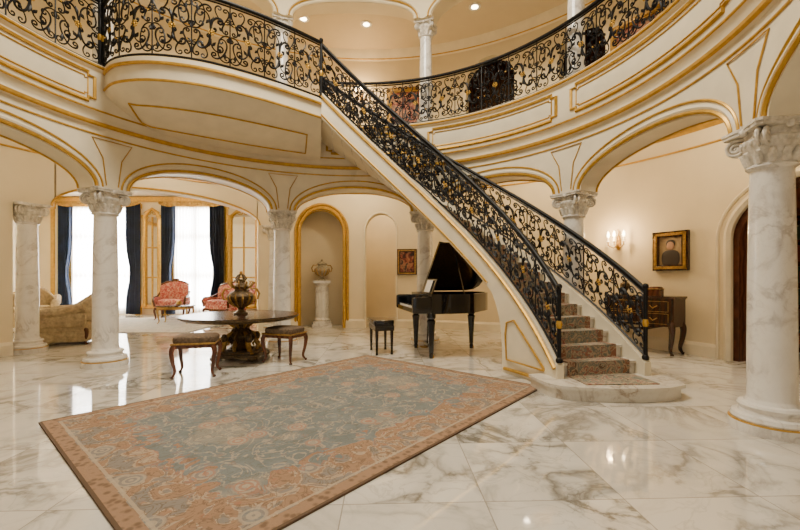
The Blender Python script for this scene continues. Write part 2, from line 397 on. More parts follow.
m = M(); m.sweep([(7.3, 4.72), (7.3, 4.8), (11, 4.8), (11, 4.72)], 60, 112); m.sweep([(7.3, 4.72), (7.3, 4.8), (10.6, 4.8), (10.6, 4.72)], -30, 45); m.obj('ceiling_hall', [CEIL])
m = M()
m.sweep([(9.6, 0), (9.6, 4.7), (9.7, 4.7), (9.7, 0)], -22, 32); m.sweep([(7.6, 0), (7.6, 4.7), (9.7, 4.7), (9.7, 0)], 31, 32); m.sweep([(7.6, 0), (7.6, 4.7), (9.7, 4.7), (9.7, 0)], -22, -21)
m.obj('wall_library', [MWOOD])
m = M(); m.sweep([(8.3, 4.95), (8.3, 8.3), (8.4, 8.3), (8.4, 4.95)], 5, 75); m.sweep([(7.5, 8.25), (8.35, 8.25), (8.35, 8.35), (7.5, 8.35)], 5, 75)
m.obj('wall_upper_rooms', [DWOOD])

# door (library): dark wood jamb lining and leaves folded back
m = M()
rows = []
pth = [(-1, 0.0)]+[(-cos(pi*k/24), LB[2]+(LB[3]-.02)*sin(pi*k/24)) for k in range(25)]+[(1, 0.0)]
for u, z in pth:
    t = LB[0]+(LB[1]-.15)*u; ti = LB[0]+(LB[1]-.9)*u; zi = z-.08 if z > 0 else 0
    rows.append([P(7.36, t, z), P(7.64, t, z), P(7.64, ti, zi), P(7.36, ti, zi)])
m.grid(rows, 0, cv=True)
for s in (-1, 1):
    t = LB[0]+s*(LB[1]-1.3)
    a = Vector(P(7.66, t, 0)); dr = Vector(P(8.66, t, 0))-a; dr.normalize(); nn = Vector((-dr.y, dr.x, 0))*(-s)
    ang = atan2(dr.y, dr.x)
    c = a+dr*.55+nn*.03; m.box((c.x, c.y, 1.15), (1.05, .05, 2.3), 0, ang)
    for zc, hh in ((.55, .8), (1.6, 1.0)):
        for off in (.035, -.035):
            q = c+nn*off; m.box((q.x, q.y, zc), (.78, .02, hh), 1, ang)
m.obj('door_1', [MWOOD, DWOOD])
m = M()
for i in range(7):
    z = 0.1+i*0.42
    m.sweep([(9.15, z), (9.15, z+.04), (9.55, z+.04), (9.55, z)], -12, 28, 0)
for t in range(-12, 30, 5): m.sweep([(9.1, 0), (9.1, 2.75), (9.56, 2.75), (9.56, 0)], t, t+.5, 0)
m.sweep([(9.05, 2.7), (9.0, 2.85), (9.56, 2.85), (9.56, 2.7)], -12, 28.5, 0)
for i in range(6):
    t = -11.4
    while t < 27:
        wd = random.uniform(.2, .38)
        if (t+12) % 5 > .5 and (t+wd+12) % 5 > .5 and random.random() < .85:
            h = random.uniform(.24, .34); m.sweep([(9.2, .14+i*.42), (9.2, .14+i*.42+h), (9.45, .14+i*.42+h), (9.45, .14+i*.42)], t, t+wd*.9, random.choice([1, 2, 3]), step=5)
        t += wd
m.obj('bookcase', [MWOOD, simple('book_red', (.25, .05, .03), .5, var=.1), simple('book_tan', (.38, .26, .12), .5, var=.1), simple('book_green', (.05, .09, .05), .5, var=.1)])

# ------------------------------------------------------------------ living room
LY = 16.5
m = M()
def wseg(x0, x1, z0, z1): m.box(((x0+x1)/2, LY+.12, (z0+z1)/2), (x1-x0, .24, z1-z0))
WN = ((-13.5, -11.0), (-9.3, -7.6))
wseg(-15, WN[0][0], 0, 5); wseg(WN[0][1], WN[1][0], 0, 5); wseg(WN[1][1], -4.1, 0, 5)
for a, b_ in WN: wseg(a, b_, 4.4, 5); wseg(a, b_, 0, .2)
m.obj('wall_back', [WALL])
m = M(); m.box((-15.0, 12, 2.5), (.2, 9.2, 5)); m.box((-11.4, 7.6, 2.5), (7.2, .2, 5)); m.obj('wall_left', [WALL])
m = M(); m.box((-4.1, 14.4, 2.5), (.2, 4.6, 5)); m.obj('wall_right', [WALL])
m = M(); m.prism([(-15.1, 7.5), (-8.1, 7.5), (-7.9, 8.2), (-7.2, 9.3), (-6.2, 10.6), (-5, 11.4), (-3.9, 12.0), (-3.9, 16.8), (-15.1, 16.8)], 4.85, 4.95); m.obj('ceiling_living_room', [CEIL])
m = M(); m.box((-9.5, LY-.08, 4.72), (11, .18, .2)); m.box((-14.85, 12, 4.72), (.18, 9, .2))
for x in (-14.3, -10.75, -9.62, -7.15, -5.6):
    m.box((x, LY-.03, 2.35), (.13, .07, 4.5)); m.box((x, LY-.04, 4.45), (.22, .1, .2)); m.box((x, LY-.04, .2), (.22, .1, .4))
m.obj('trim_6', [GOLD])
for i, (a, b_) in enumerate(WN):
    m = M()
    for x in (a+.05, (a+b_)/2, b_-.05): m.box((x, LY+.05, 2.28), (.09, .1, 4.2))
    for z in (.25, 1.6, 3.2, 4.36): m.box(((a+b_)/2, LY+.05, z), (b_-a, .09, .09))
    for x in (a-.06, b_+.06): m.box((x, LY-.03, 2.3), (.18, .08, 4.4), 0)
    m.box(((a+b_)/2, LY-.05, 4.55), (b_-a+.4, .16, .2), 0)
    m.obj('window_%d' % (i+1), [GOLD])
    s = M(); k = 90; rows = []
    for j in range(k+1):
        x = a+.02+(b_-a-.04)*j/k; y = LY-.1+.035*sin(j*.9)
        rows.append([(x, y, .04), (x, y, 4.4)])
    s.grid(rows); s.obj('sheer_curtain', [SHEER])
    d = M()
    for s_, x0 in ((-1, a-.42), (1, b_-.16)):
        rows = []
        for q in range(15):
            z = .03+4.5*q/14; f = 1-.3*math.exp(-((z-1.7)/.7)**2)
            row = []
            for j in range(41):
                u = j/40; xx = x0+.58*u; xc = x0+(0.58 if s_ > 0 else 0); xx = xc+(xx-xc)*f
                row.append((xx, LY-.24+.06*sin(u*34), z))
            rows.append(row)
        d.grid(rows, 0)
    rows = []
    for j in range(61):
        u = j/60; x = a-.45+(b_-a+.9)*u; dr = .12+.1*abs(sin(u*pi*3))
        rows.append([(x, LY-.34+.02*sin(j), 4.6), (x, LY-.38+.03*sin(j*1.3), 4.6-dr*.5), (x, LY-.34, 4.6-dr)])
    d.grid(rows, 1)
    d.obj('drapes', [NAVY, GOLDD])
    la = bpy.data.lights.new('window_daylight', 'AREA'); la.shape = 'RECTANGLE'; la.size = b_-a+.6; la.size_y = 4.4; la.energy = 1900*(b_-a)/2; la.color = (.95, .97, 1)
    lo = bpy.data.objects.new('window_daylight', la); bpy.context.scene.collection.objects.link(lo); lo.location = ((a+b_)/2, LY+.9, 2.4); lo.rotation_euler = (radians(-90), 0, 0)
def mirror(name, loc, w, h, rot=0):
    m = M(); m.box((0, 0, h/2), (w, .04, h), 1)
    for x in (-w/2, w/2): m.tube([(x, -.04, 0), (x, -.04, h)], .085, 0, 8); m.lathe([(.12, 0), (.12, .1), (.08, .16), (.08, .2)], (x, -.05, 0), 0, 12); m.lathe([(.08, 0), (.13, .1), (.13, .16)], (x, -.05, h-.1), 0, 12)
    m.tube([(-w/2, -.04, h), (-w/4, -.05, h+.22), (0, -.06, h+.32), (w/4, -.05, h+.22), (w/2, -.04, h)], .07, 0, 8)
    m.tube([(-w/2, -.04, 0.02), (w/2, -.04, 0.02)], .08, 0, 8)
    for zz in (h*.33, h*.66): m.tube([(-w/2, -.04, zz), (w/2, -.04, zz)], .03, 0, 6)
    m.tube([(0, -.04, 0), (0, -.04, h)], .03, 0, 6)
    for s in (-1, 1): m.tube([(s*(.05+.12*(1-k/14))*cos(k*.7)+s*.15, -.07, h+.15+.1*(1-k/14)*sin(k*.7)) for k in range(14)], .02, 0, 5)
    m.obj(name, [GOLD, MIRROR], loc, rot)
mirror('gilt_mirror', (-10.15, LY-.08, .3), .6, 3.7)
mirror('gilt_mirror', (-6.4, LY-.08, .3), 1.1, 3.7)
mirror('gilt_mirror', (-14.82, 13.5, .4), 1.8, 3.4, radians(90))

# ------------------------------------------------------------------ columns
def spiral(cx, cz, r0, turns, sgn, n=30):
    out = []
    for k in range(n+1):
        a = turns*2*pi*k/n; r = r0*(1-.85*k/n); out.append((cx+sgn*r*sin(a), cz+r*cos(a)))
    return out
def column(name, loc, H, R, rot, base=True):
    m = M(); s = R/0.21
    ph = .10*s
    m.lathe([(.37*s, 0), (.37*s, ph)], mat=0, n=32)
    m.lathe([(.34*s, ph), (.355*s, ph+.035*s), (.34*s, ph+.075*s), (.285*s, ph+.085*s), (.27*s, ph+.12*s), (.28*s, ph+.14*s), (.295*s, ph+.165*s), (.28*s, ph+.19*s), (.235*s, ph+.2*s), (.215*s, ph+.24*s)], mat=0, n=32)
    hc = .42*s; zt = H-hc
    prof = [(.215*s, ph+.24*s)]
    for k in range(9):
        u = k/8; prof.append((R*(1-.13*u*u), ph+.26*s+(zt-ph-.32*s)*u))
    prof += [(.20*s, zt-.05*s), (.22*s, zt-.03*s), (.2*s, zt)]
    m.lathe(prof, mat=0, n=32)
    m.lathe([(.365*s, ph-.008), (.372*s, ph+.006), (.35*s, ph+.014)], mat=2, n=32)
    m.lathe([(.19*s, zt), (.2*s, zt+.08*s), (.22*s, zt+.14*s), (.25*s, zt+.2*s), (.265*s, zt+.25*s), (.23*s, zt+.28*s), (.23*s, zt+.36*s)], mat=1, n=32)
    for k in range(12):
        a = 2*pi*k/12; c_, s_ = cos(a), sin(a)
        pts = [(rr*s*c_, rr*s*s_, zt+zz*s) for rr, zz in ((.195, 0), (.215, .07), (.245, .13), (.27, .12))]
        m.tube(pts, [.03*s, .04*s, .03*s, .012*s], 1, 6)
    for k in range(20):
        a = 2*pi*k/20; m.sup((.255*s*cos(a), .255*s*sin(a), zt+.23*s), (.045*s, .045*s, .07*s), 1, 1, n=6)
    for q in range(4):
        a = pi/4+q*pi/2; d = (cos(a), sin(a)); pp = (-d[1], d[0])
        for off in (-.032, .032):
            pts = [(.12, .33), (.22, .335)]+[(x, z) for x, z in spiral(.30, .24, .095, 1.9, 1)]
            pts3 = [((x*d[0]+off*pp[0])*s, (x*d[1]+off*pp[1])*s, zt+z*s) for x, z in pts]
            m.tube(pts3, [.022*s]*6+[.016*s]*(len(pts3)-6), 1, 7)
        m.sup((.30*s*d[0], .30*s*d[1], zt+.24*s), (.13*s, .05*s, .13*s), 1, .9, n=10, rot=a)
        m.sup((.30*s*d[0], .30*s*d[1], zt+.24*s), (.05*s, .1*s, .05*s), 1, .9, n=8, rot=a)
    ab = []
    for q in range(4):
        a = pi/4+q*pi/2
        ab.append((.42*s*cos(a-.07), .42*s*sin(a-.07))); ab.append((.42*s*cos(a+.07), .42*s*sin(a+.07)))
        for k in (1, 2, 3):
            aa = a+pi/2*k/4; rr = (.32, .27, .32)[k-1]; ab.append((rr*s*cos(aa), rr*s*sin(aa)))
    m.prism(ab, zt+.355*s, zt+.39*s, 1); m.prism([(x*1.04, y*1.04) for x, y in ab], zt+.39*s, zt+.42*s, 1)
    for q in range(4):
        a = q*pi/2; m.sup((.27*s*cos(a), .27*s*sin(a), zt+.36*s), (.09*s, .09*s, .09*s), 1, 1, n=8)
    return m.obj(name, [COL, CAP, GOLD], loc, rot, ang=30)
for t in COLA[1:-1]:
    column('marble_column', P(4.65, t, 0), 3.0, .192, radians(t))
for t in (112.5, 153.5): column('marble_column', P(7.45, t, 0), 3.0, .185, radians(t))
for t in COLA[1:-1]: column('gallery_column', P(4.72, t, 4.95), UZ-4.95, .15, radians(t))

# ------------------------------------------------------------------ staircase
RI, RO = 3.0, 4.33
RH = 4.95/28; T2 = 10.5; DT = 3.5
def pitch(t): return RH*(2+(t-T2)/DT)
m = M()
def poly_polar(l): return [P(r, t, 0)[:2] for r, t in l]
bs = [(2.80, 15), (2.77, 9), (2.8, 5), (2.92, 2.4), (3.15, .9), (3.5, .2), (3.9, .3), (4.2, 1.0), (4.42, 2.6), (4.5, 5), (4.5, 9), (4.45, 14)]
m.prism(poly_polar(bs), 0, RH-.04, 0)
m.prism([P(r+(.03 if r > 4.2 else (-.03 if r < 3 else 0)), t-(.5 if t < 3 else 0), 0)[:2] for r, t in bs], RH-.04, RH, 0)
for k in range(2, 29):
    a = T2+(k-2)*DT; z = k*RH; b_ = a+DT+(.3 if k < 28 else 1.2)
    m.sweep([(RI+.06, z-RH-.03), (RO-.06, z-RH-.03), (RO-.06, z-.035), (RI+.06, z-.035)], a+.25, b_, 0)
    m.sweep([(RI+.06, z-.035), (RO-.06, z-.035), (RO-.06, z), (RI+.06, z)], a-.25, b_, 0)
    for (ra, rb, mt, e) in ((RI+.2, RO-.2, 2, 0), (RI+.2, RI+.30, 4, .004), (RO-.30, RO-.2, 4, .004)):
        m.sweep([(ra, z), (rb, z), (rb, z+.014+e), (ra, z+.014+e)], a-.42, b_, mt)
        m.sweep([(ra, z-RH+.01), (rb, z-RH+.01), (rb, z+.014+e), (ra, z+.014+e)], a-.45-e*10, a-.2, mt)
m.sweep([(RI+.2, RH), (RO-.2, RH), (RO-.2, RH+.014), (RI+.2, RH+.014)], 2.3, T2, 2)
TE = 102.0
def low(t):
    z = pitch(t)-.38
    if t < 32: return 0.0
    if t < 37:
        u = (37-t)/5; return z-(z-.35)*(1-sqrt(max(0, 1-u*u)))
    return z
for r0, r1 in ((RI-.02, RI+.08), (RO-.08, RO+.02)):
    ts = [8.2+.2*i for i in range(3)]+[9+1.0*i for i in range(23)]+[31.99]+[32+.25*i for i in range(21)]+[38+1.0*i for i in range(64)]+[TE]
    rows = []
    for t in ts: rows.append([P(r0, t, low(t)), P(r0, t, pitch(t)+.12), P(r1, t, pitch(t)+.12), P(r1, t, low(t))])
    m.grid(rows, 1, cv=True); m.add(rows[0], [(0, 1, 2, 3)], 1)
ts = [32+.25*i for i in range(21)]+[38+1.0*i for i in range(64)]+[TE]
m.grid([[P(RI, t, low(t)), P((RI+RO)/2, t, low(t)-.02), P(RO, t, low(t))] for t in ts], 1)
m.add([P(RI, 32, 0), P(RO, 32, 0), P(RO, 32, low(32)), P(RI, 32, low(32))], [(0, 1, 2, 3)], 1)
for r in (RI-.03, RO+.03):
    tt = [9+1.0*i for i in range(94)]
    m.tube([P(r, t, pitch(t)+.03) for t in tt], .030, 3, 6)
    m.tube([P(r, t, pitch(t)-.32) for t in tt if t > 37], .018, 3, 6)
    m.tube([P(r, t, 0.07) for t in range(14, 32)], .028, 3, 6)
    m.tube([P(r, t, z) for t, z in [(14, .22), (30, .22), (30.5, .6), (30, .8), (27, .85), (21, .55), (14, .25), (14, .22)]], .016, 3, 6)
def catmull(pts, n=10):
    out = []
    for i in range(len(pts)-1):
        p0 = Vector(pts[max(0, i-1)]); p1 = Vector(pts[i]); p2 = Vector(pts[i+1]); p3 = Vector(pts[min(len(pts)-1, i+2)])
        for k in range(n):
            t = k/n; out.append(0.5*((2*p1)+(-p0+p2)*t+(2*p0-5*p1+4*p2-p3)*t*t+(-p0+3*p1-3*p2+p3)*t**3))
    out.append(Vector(pts[-1])); return out
c0 = P(RI, TE, 0); e1 = P(4.40, 155.5, 0)
LE = catmull([(c0[0], c0[1]), (-2.0, 7.28), (-2.55, 6.82), (-3.2, 6.42), (-3.9, 6.25), (-4.5, 6.34), (e1[0], e1[1])], 8)
n = len(LE); RG = [P(4.5, TE+(155.5-TE)*i/(n-1), 0)[:2] for i in range(n)]
rows = []
for i in range(n):
    e = LE[i]; r = Vector(RG[i])
    row = [(r.x, r.y, 4.95), (e.x, e.y, 4.95)]
    nx = (e-r); L = nx.length; nn = nx/L if L > 1e-3 else Vector((0, 0))
    o = e+nn*.03
    row += [(o.x, o.y, 4.95), (o.x, o.y, 4.87), (e.x, e.y, 4.85), (e.x, e.y, 4.58)]
    for k in range(1, 8):
        u = k/7; q = e.lerp(r, u); zz = 4.58-.38*(1-(1-u)**2)*min(1, L/1.2)-.02; row.append((q.x, q.y, zz))
    rows.append(row)
m.grid(rows, 1)
m.add(rows[0], [list(range(len(rows[0])))], 1)
m.tube([(p[3][0], p[3][1], 4.86) for p in rows], .028, 3, 6)
m.tube([(p[4][0], p[4][1], 4.60) for p in rows], .024, 3, 6)
def sof(i, j): p = Vector(rows[i][j]); return p-Vector((0, 0, .012))
lo_, hi_ = 4, n-9
loop = [sof(i, 10) for i in range(lo_, hi_)]+[sof(hi_-1, 9), sof(hi_-1, 8)]+[sof(i, 7) for i in range(hi_-1, lo_-1, -1)]+[sof(lo_, 8), sof(lo_, 9)]
m.tube(loop, .016, 3, 5, closed=True)
m.obj('staircase', [STEP, WALL2, RUNNER, GOLD, RUNB])

# ------------------------------------------------------------------ wrought-iron railings
def curvgen(kind, A=46, B=0, n=40):
    x = y = 0; h = 0; pts = [(0, 0)]
    for i in range(n):
        t = (i+.5)/n; w = (1-2*t)
        k = A*w*w*(1 if (kind == 'C' or w > 0) else -1)+B*(1 if kind == 'C' else 0)
        h += k/n; x += cos(h)/n; y += sin(h)/n; pts.append((x, y))
    a = pts[0]; b_ = pts[-1]; dx, dy = b_[0]-a[0], b_[1]-a[1]; L2 = dx*dx+dy*dy
    return [(((p[0]-a[0])*dx+(p[1]-a[1])*dy)/L2, (-(p[0]-a[0])*dy+(p[1]-a[1])*dx)/L2) for p in pts]
SC = curvgen('S', 44, 0, 36); CC = curvgen('C', 40, 2.2, 36)
def place(cv, p0, p1, flip=1):
    dx, dy = p1[0]-p0[0], p1[1]-p0[1]
    return [(p0[0]+u*dx-flip*v*dy, p0[1]+u*dy+flip*v*dx) for u, v in cv]
def railing(name, base, H=1.05, bay=.62, posts=(True, True), gold_every=1):
    base = [Vector(p) for p in base]; D = [0]
    for i in range(1, len(base)): D.append(D[-1]+(Vector(base[i]-base[i-1]).xy).length)
    L = D[-1]; nb = max(1, round(L/bay)); W = L/nb
    def at(s):
        s = max(0, min(L, s))
        i = min(len(D)-2, max(0, bisect.bisect_right(D, s)-1)); u = (s-D[i])/max(1e-9, D[i+1]-D[i]); return base[i].lerp(base[i+1], u)
    def mp(pl, s0, w_, fl): return [at(s0+(x if not fl else w_-x))+Vector((0, 0, v)) for x, v in pl]
    m = M(); hs = H
    smp = [at(L*i/(nb*8)) for i in range(nb*8+1)]
    m.tube([p+Vector((0, 0, hs)) for p in smp], .034, 0, 8)
    m.tube([p+Vector((0, 0, hs-.06)) for p in smp], .017, 0, 4)
    m.tube([p+Vector((0, 0, .045)) for p in smp], .021, 0, 4)
    lo, hi = .06, hs-.07; G = hi-lo
    for b_ in range(nb):
        s0 = b_*W; fl = b_ % 2 == 1
        def Y(v): return lo+G*v
        sc = [
            (SC, (.27*W, Y(.25)), (.73*W, Y(.72)), 1, .019),
            (SC, (.27*W, Y(.78)), (.73*W, Y(.22)), -1, .013),
            (CC, (.20*W, Y(.60)), (.45*W, Y(.88)), -1, .014),
            (CC, (.80*W, Y(.38)), (.55*W, Y(.12)), -1, .014),
            (SC, (.10*W, Y(.10)), (.12*W, Y(.46)), -1, .013),
            (SC, (.90*W, Y(.90)), (.88*W, Y(.54)), -1, .013),
            (CC, (.68*W, Y(.93)), (.96*W, Y(.74)), 1, .012),
            (CC, (.32*W, Y(.07)), (.04*W, Y(.26)), 1, .012),
            (SC, (.42*W, Y(.42)), (.60*W, Y(.56)), -1, .013),
            (CC, (.06*W, Y(.55)), (.08*W, Y(.92)), 1, .012),
            (CC, (.94*W, Y(.45)), (.92*W, Y(.08)), 1, .012),
        ]
        for cv, p0, p1, f, rd in sc:
            pl = place(cv, p0, p1, f); pl = [(min(max(x, -.02), W+.02), min(max(v, lo-.01), hi+.01)) for x, v in pl]
            m.tube(mp(pl, s0, W, fl), rd, 0, 4, cap=False)
        if b_ > 0:
            p = at(s0); m.tube([p+Vector((0, 0, .04)), p+Vector((0, 0, hs-.02))], .011, 0, 5)
        for (x, v) in ((.27, .25), (.73, .72), (.27, .78), (.73, .22)):
            c = mp([(x*W, Y(v))], s0, W, fl)[0]; m.sup(c, (.05, .05, .05), 0, 1, n=6)
        for (x, v, dx, dv) in ((.36, .62, .10, .08), (.62, .34, -.10, -.08), (.15, .78, .0, .12), (.86, .2, 0, -.12), (.5, .62, .06, .14), (.5, .38, -.06, -.14), (.2, .42, .1, -.06), (.8, .55, -.1, .06)):
            a = mp([(x*W, Y(v))], s0, W, fl)[0]; q = mp([((x+dx)*W, Y(v+dv))], s0, W, fl)[0]
            m.tube([a, a.lerp(q, .5), q], [.006, .028, .004], 0, 5, cap=False)
        if b_ % gold_every == 0:
            tdir = (at(s0+W*.55)-at(s0+W*.45)); tdir.normalize()
            c = mp([(.5*W, Y(.49))], s0, W, fl)[0]
            for k in range(8):
                a = 2*pi*k/8; o = tdir*cos(a)*.040+Vector((0, 0, 1))*sin(a)*.040
                m.sup(c+o, (.032, .032, .032), 1, 1, n=6)
            m.sup(c, (.048, .048, .048), 1, 1, n=8)
            for (x, v) in ((.12, .3), (.88, .7)):
                m.sup(mp([(x*W, Y(v))], s0, W, fl)[0], (.028, .028, .04), 1, 1, n=6)
    for e, pst in ((0, posts[0]), (1, posts[1])):
        if pst:
            p = at(L*e); m.tube([p, p+Vector((0, 0, hs+.02))], .028, 0, 8); m.lathe([(.045, 0), (.045, .04), (.025, .07)], p, 0, 12)
            m.sup(p+Vector((0, 0, hs+.05)), (.08, .08, .08), 0, 1, n=10)
            m.lathe([(.03, .45), (.044, .5), (.03, .55)], p, 1, 10)
    m.obj(name, [IRON, GOLD], ang=60)
tt = [8.8+i*1.0 for i in range(93)]+[TE]
railing('stair_railing', [P(RI+.03, t, pitch(t)+.12) for t in tt], H=.95, bay=.55)
railing('stair_railing', [P(RO-.03, t, pitch(t)+.12) for t in tt], H=.95, bay=.6)
railing('landing_railing', [(p.x, p.y, 4.95) for p in LE], H=1.1, bay=.6)
railing('balcony_railing', [P(4.44, -40+i*1.5, 4.97) for i in range(95)], H=1.02)
railing('balcony_railing', [P(4.44, 156+i*1.5, 4.97) for i in range(45)], H=1.1)

# ------------------------------------------------------------------ rug
hx, hy = 2.37, 1.71
ctr = Vector((-.88, 4.80))
m = M(); m.box((0, 0, .008), (2*hx, 2*hy, .016)); m.obj('oriental_rug', [mat_rug('oriental_rug_pile', hx, hy, (.205, .225, .215), (.33, .285, .21), (.38, .235, .145), (.13, .085, .055), (.36, .155, .095), (.46, .37, .26), bw=.55)], (ctr.x, ctr.y, 0.001), radians(49.3))
m = M(); m.box((0, 0, .008), (4.4, 4.0, .016)); m.obj('living_room_rug', [mat_rug('pale_rug_pile', 2.2, 2.0, (.5, .5, .46), (.55, .5, .42), (.5, .46, .4), (.35, .32, .28), (.5, .4, .35), (.65, .62, .55))], (-8.0, 12.9, 0.001), 0)

# ------------------------------------------------------------------ furniture
def cabriole(m, x, y, h, d, r=.03, mat=0, out=.06):
    dx, dy = d
    pts = [(x, y, h), (x+dx*out*.8, y+dy*out*.8, h*.82), (x+dx*out*.5, y+dy*out*.5, h*.5), (x-dx*out*.1, y-dy*out*.1, h*.2), (x+dx*out*.5, y+dy*out*.5, .03), (x+dx*out*.9, y+dy*out*.9, .012)]
    pts = [tuple(p) for p in catmull([Vector(p) for p in pts], 4)]
    n = len(pts); m.tube(pts, [r*(1.35-.85*min(1, i/(n*.75)))+(.012 if i > n*.85 else 0) for i in range(n)], mat, 8)
m = M(); Rt = 1.05
m.lathe([(Rt-.03, .77), (Rt, .782), (Rt, .80), (Rt-.03, .81)], mat=1, n=64); m.lathe([(Rt-.06, .811), (0, .812)], mat=2, n=64); m.lathe([(0, .73), (Rt-.14, .73), (Rt-.08, .74), (Rt-.03, .77), (0, .77)], mat=1, n=64)
m.lathe([(Rt-.02, .80), (Rt-.005, .815), (Rt-.06, .818)], mat=0, n=64)
m.lathe([(.20, .16), (.24, .2), (.15, .25), (.12, .3), (.20, .38), (.22, .44), (.15, .52), (.11, .58), (.16, .65), (.28, .73)], mat=1, n=24)
for k in range(8):
    a = 2*pi*k/8; m.tube([(.16*cos(a), .16*sin(a), .28), (.235*cos(a), .235*sin(a), .4), (.14*cos(a), .14*sin(a), .56)], [.02, .04, .015], 1, 6)
    m.tube([(.12*cos(a), .12*sin(a), .58), (.2*cos(a), .2*sin(a), .66), (.34*cos(a), .34*sin(a), .73)], [.02, .03, .02], 3, 6)
plate = []
for k in range(32):
    a = 2*pi*k/32; rr = .42+.12*abs(cos(2*a))**3; plate.append((rr*cos(a), rr*sin(a)))
m.prism(plate, .07, .12, 1); m.prism([(x*.85, y*.85) for x, y in plate], .12, .17, 1)
for k in range(4):
    a = k*pi/2; c_, s_ = cos(a), sin(a)
    m.tube([(r*c_, r*s_, z) for r, z in ((.16, .5), (.27, .42), (.3, .3), (.36, .18), (.46, .13))], [.03, .045, .05, .045, .03], 3, 8)
    m.sup((.31*c_, .31*s_, .4), (.12, .12, .16), 1, .9, n=12)
    m.sup((.48*c_, .48*s_, .05), (.16, .16, .1), 1, .8)
    a += pi/4; c_, s_ = cos(a), sin(a)
    m.tube([(r*c_, r*s_, z) for r, z in ((.3, .17), (.33, .28), (.27, .34), (.22, .28), (.25, .24))], [.03, .035, .03, .02, .015], 3, 7)
m.obj('center_table', [DWOOD, BRONZE, TTOP, GOLDD], (-2.98, 7.5, 0), radians(45))
def urn(name, loc, s, mats, finial=False):
    m = M()
    m.lathe([(.13, 0), (.14, .03), (.08, .06), (.05, .1), (.07, .13), (.17, .2), (.24, .3), (.25, .36), (.2, .42), (.13, .46), (.12, .5), (.17, .54), (.15, .56), (.08, .6), (.03, .64), (.04, .67), (0, .7)], mat=0, n=28)
    for k in range(12):
        a = 2*pi*k/12; m.tube([(r*cos(a), r*sin(a), z) for r, z in ((.1, .15), (.2, .22), (.255, .32), (.24, .4))], [.012, .02, .02, .008], 1, 5)
    for sg in (-1, 1): m.tube([(sg*x, 0, z) for x, z in ((.22, .28), (.31, .3), (.34, .4), (.29, .5), (.2, .5), (.15, .53))], [.014, .02, .022, .02, .016, .012], 1, 8)
    if finial:
        for k in range(10):
            a = 2*pi*k/10; m.tube([(r*cos(a), r*sin(a), z) for r, z in ((.12, .5), (.2, .56), (.24, .63), (.19, .66))], [.012, .02, .018, .006], 1, 5)
        for k in range(6):
            a = 2*pi*k/6; m.tube([(r*cos(a), r*sin(a), z) for r, z in ((.05, .62), (.1, .7), (.06, .76), (.0, .8))], [.012, .018, .014, .006], 0, 5)
        m.sup((0, 0, .8), (.06, .06, .09), 1, 1, n=10)
    m.obj(name, mats, loc, .5, scale=s)
urn('bronze_urn', (-2.98, 7.5, .819), .96, [BRONZE, GOLDD], True)
def stool(name, loc, rot, w=.62, d=.5, h=.62, mats=None):
    m = M(); m.sup((0, 0, h-.055), (w, d, .13), 0, .45, n=28); m.box((0, 0, h-.14), (w*.94, d*.94, .07), 1)
    m.tube([(-w/2*.97, -d/2*.97, h-.11), (w/2*.97, -d/2*.97, h-.11), (w/2*.97, d/2*.97, h-.11), (-w/2*.97, d/2*.97, h-.11)], .015, 2, 6, closed=True)
    for sx in (-1, 1):
        for sy in (-1, 1): cabriole(m, sx*(w/2-.05), sy*(d/2-.05), h-.12, (sx*.7, sy*.7), .032, 1)
    m.obj(name, mats or [SEATF, MWOOD, GOLDD], loc, rot)
stool('upholstered_stool', (-3.16, 6.22, 0), .25)
stool('upholstered_stool', (-2.08, 7.22, 0), -.35)
m = M(); m.sup((0, 0, .62), (.42, .7, .12), 0, .3); m.box((0, 0, .52), (.38, .66, .1), 0)
for sx in (-1, 1):
    for sy in (-1, 1): m.tube([(sx*.15, sy*.29, .5), (sx*.15, sy*.29, .05), (sx*.15, sy*.29, 0)], [.035, .022, .026], 0, 10)
m.obj('piano_bench', [BLACK], (-.38, 8.1, 0), .26)
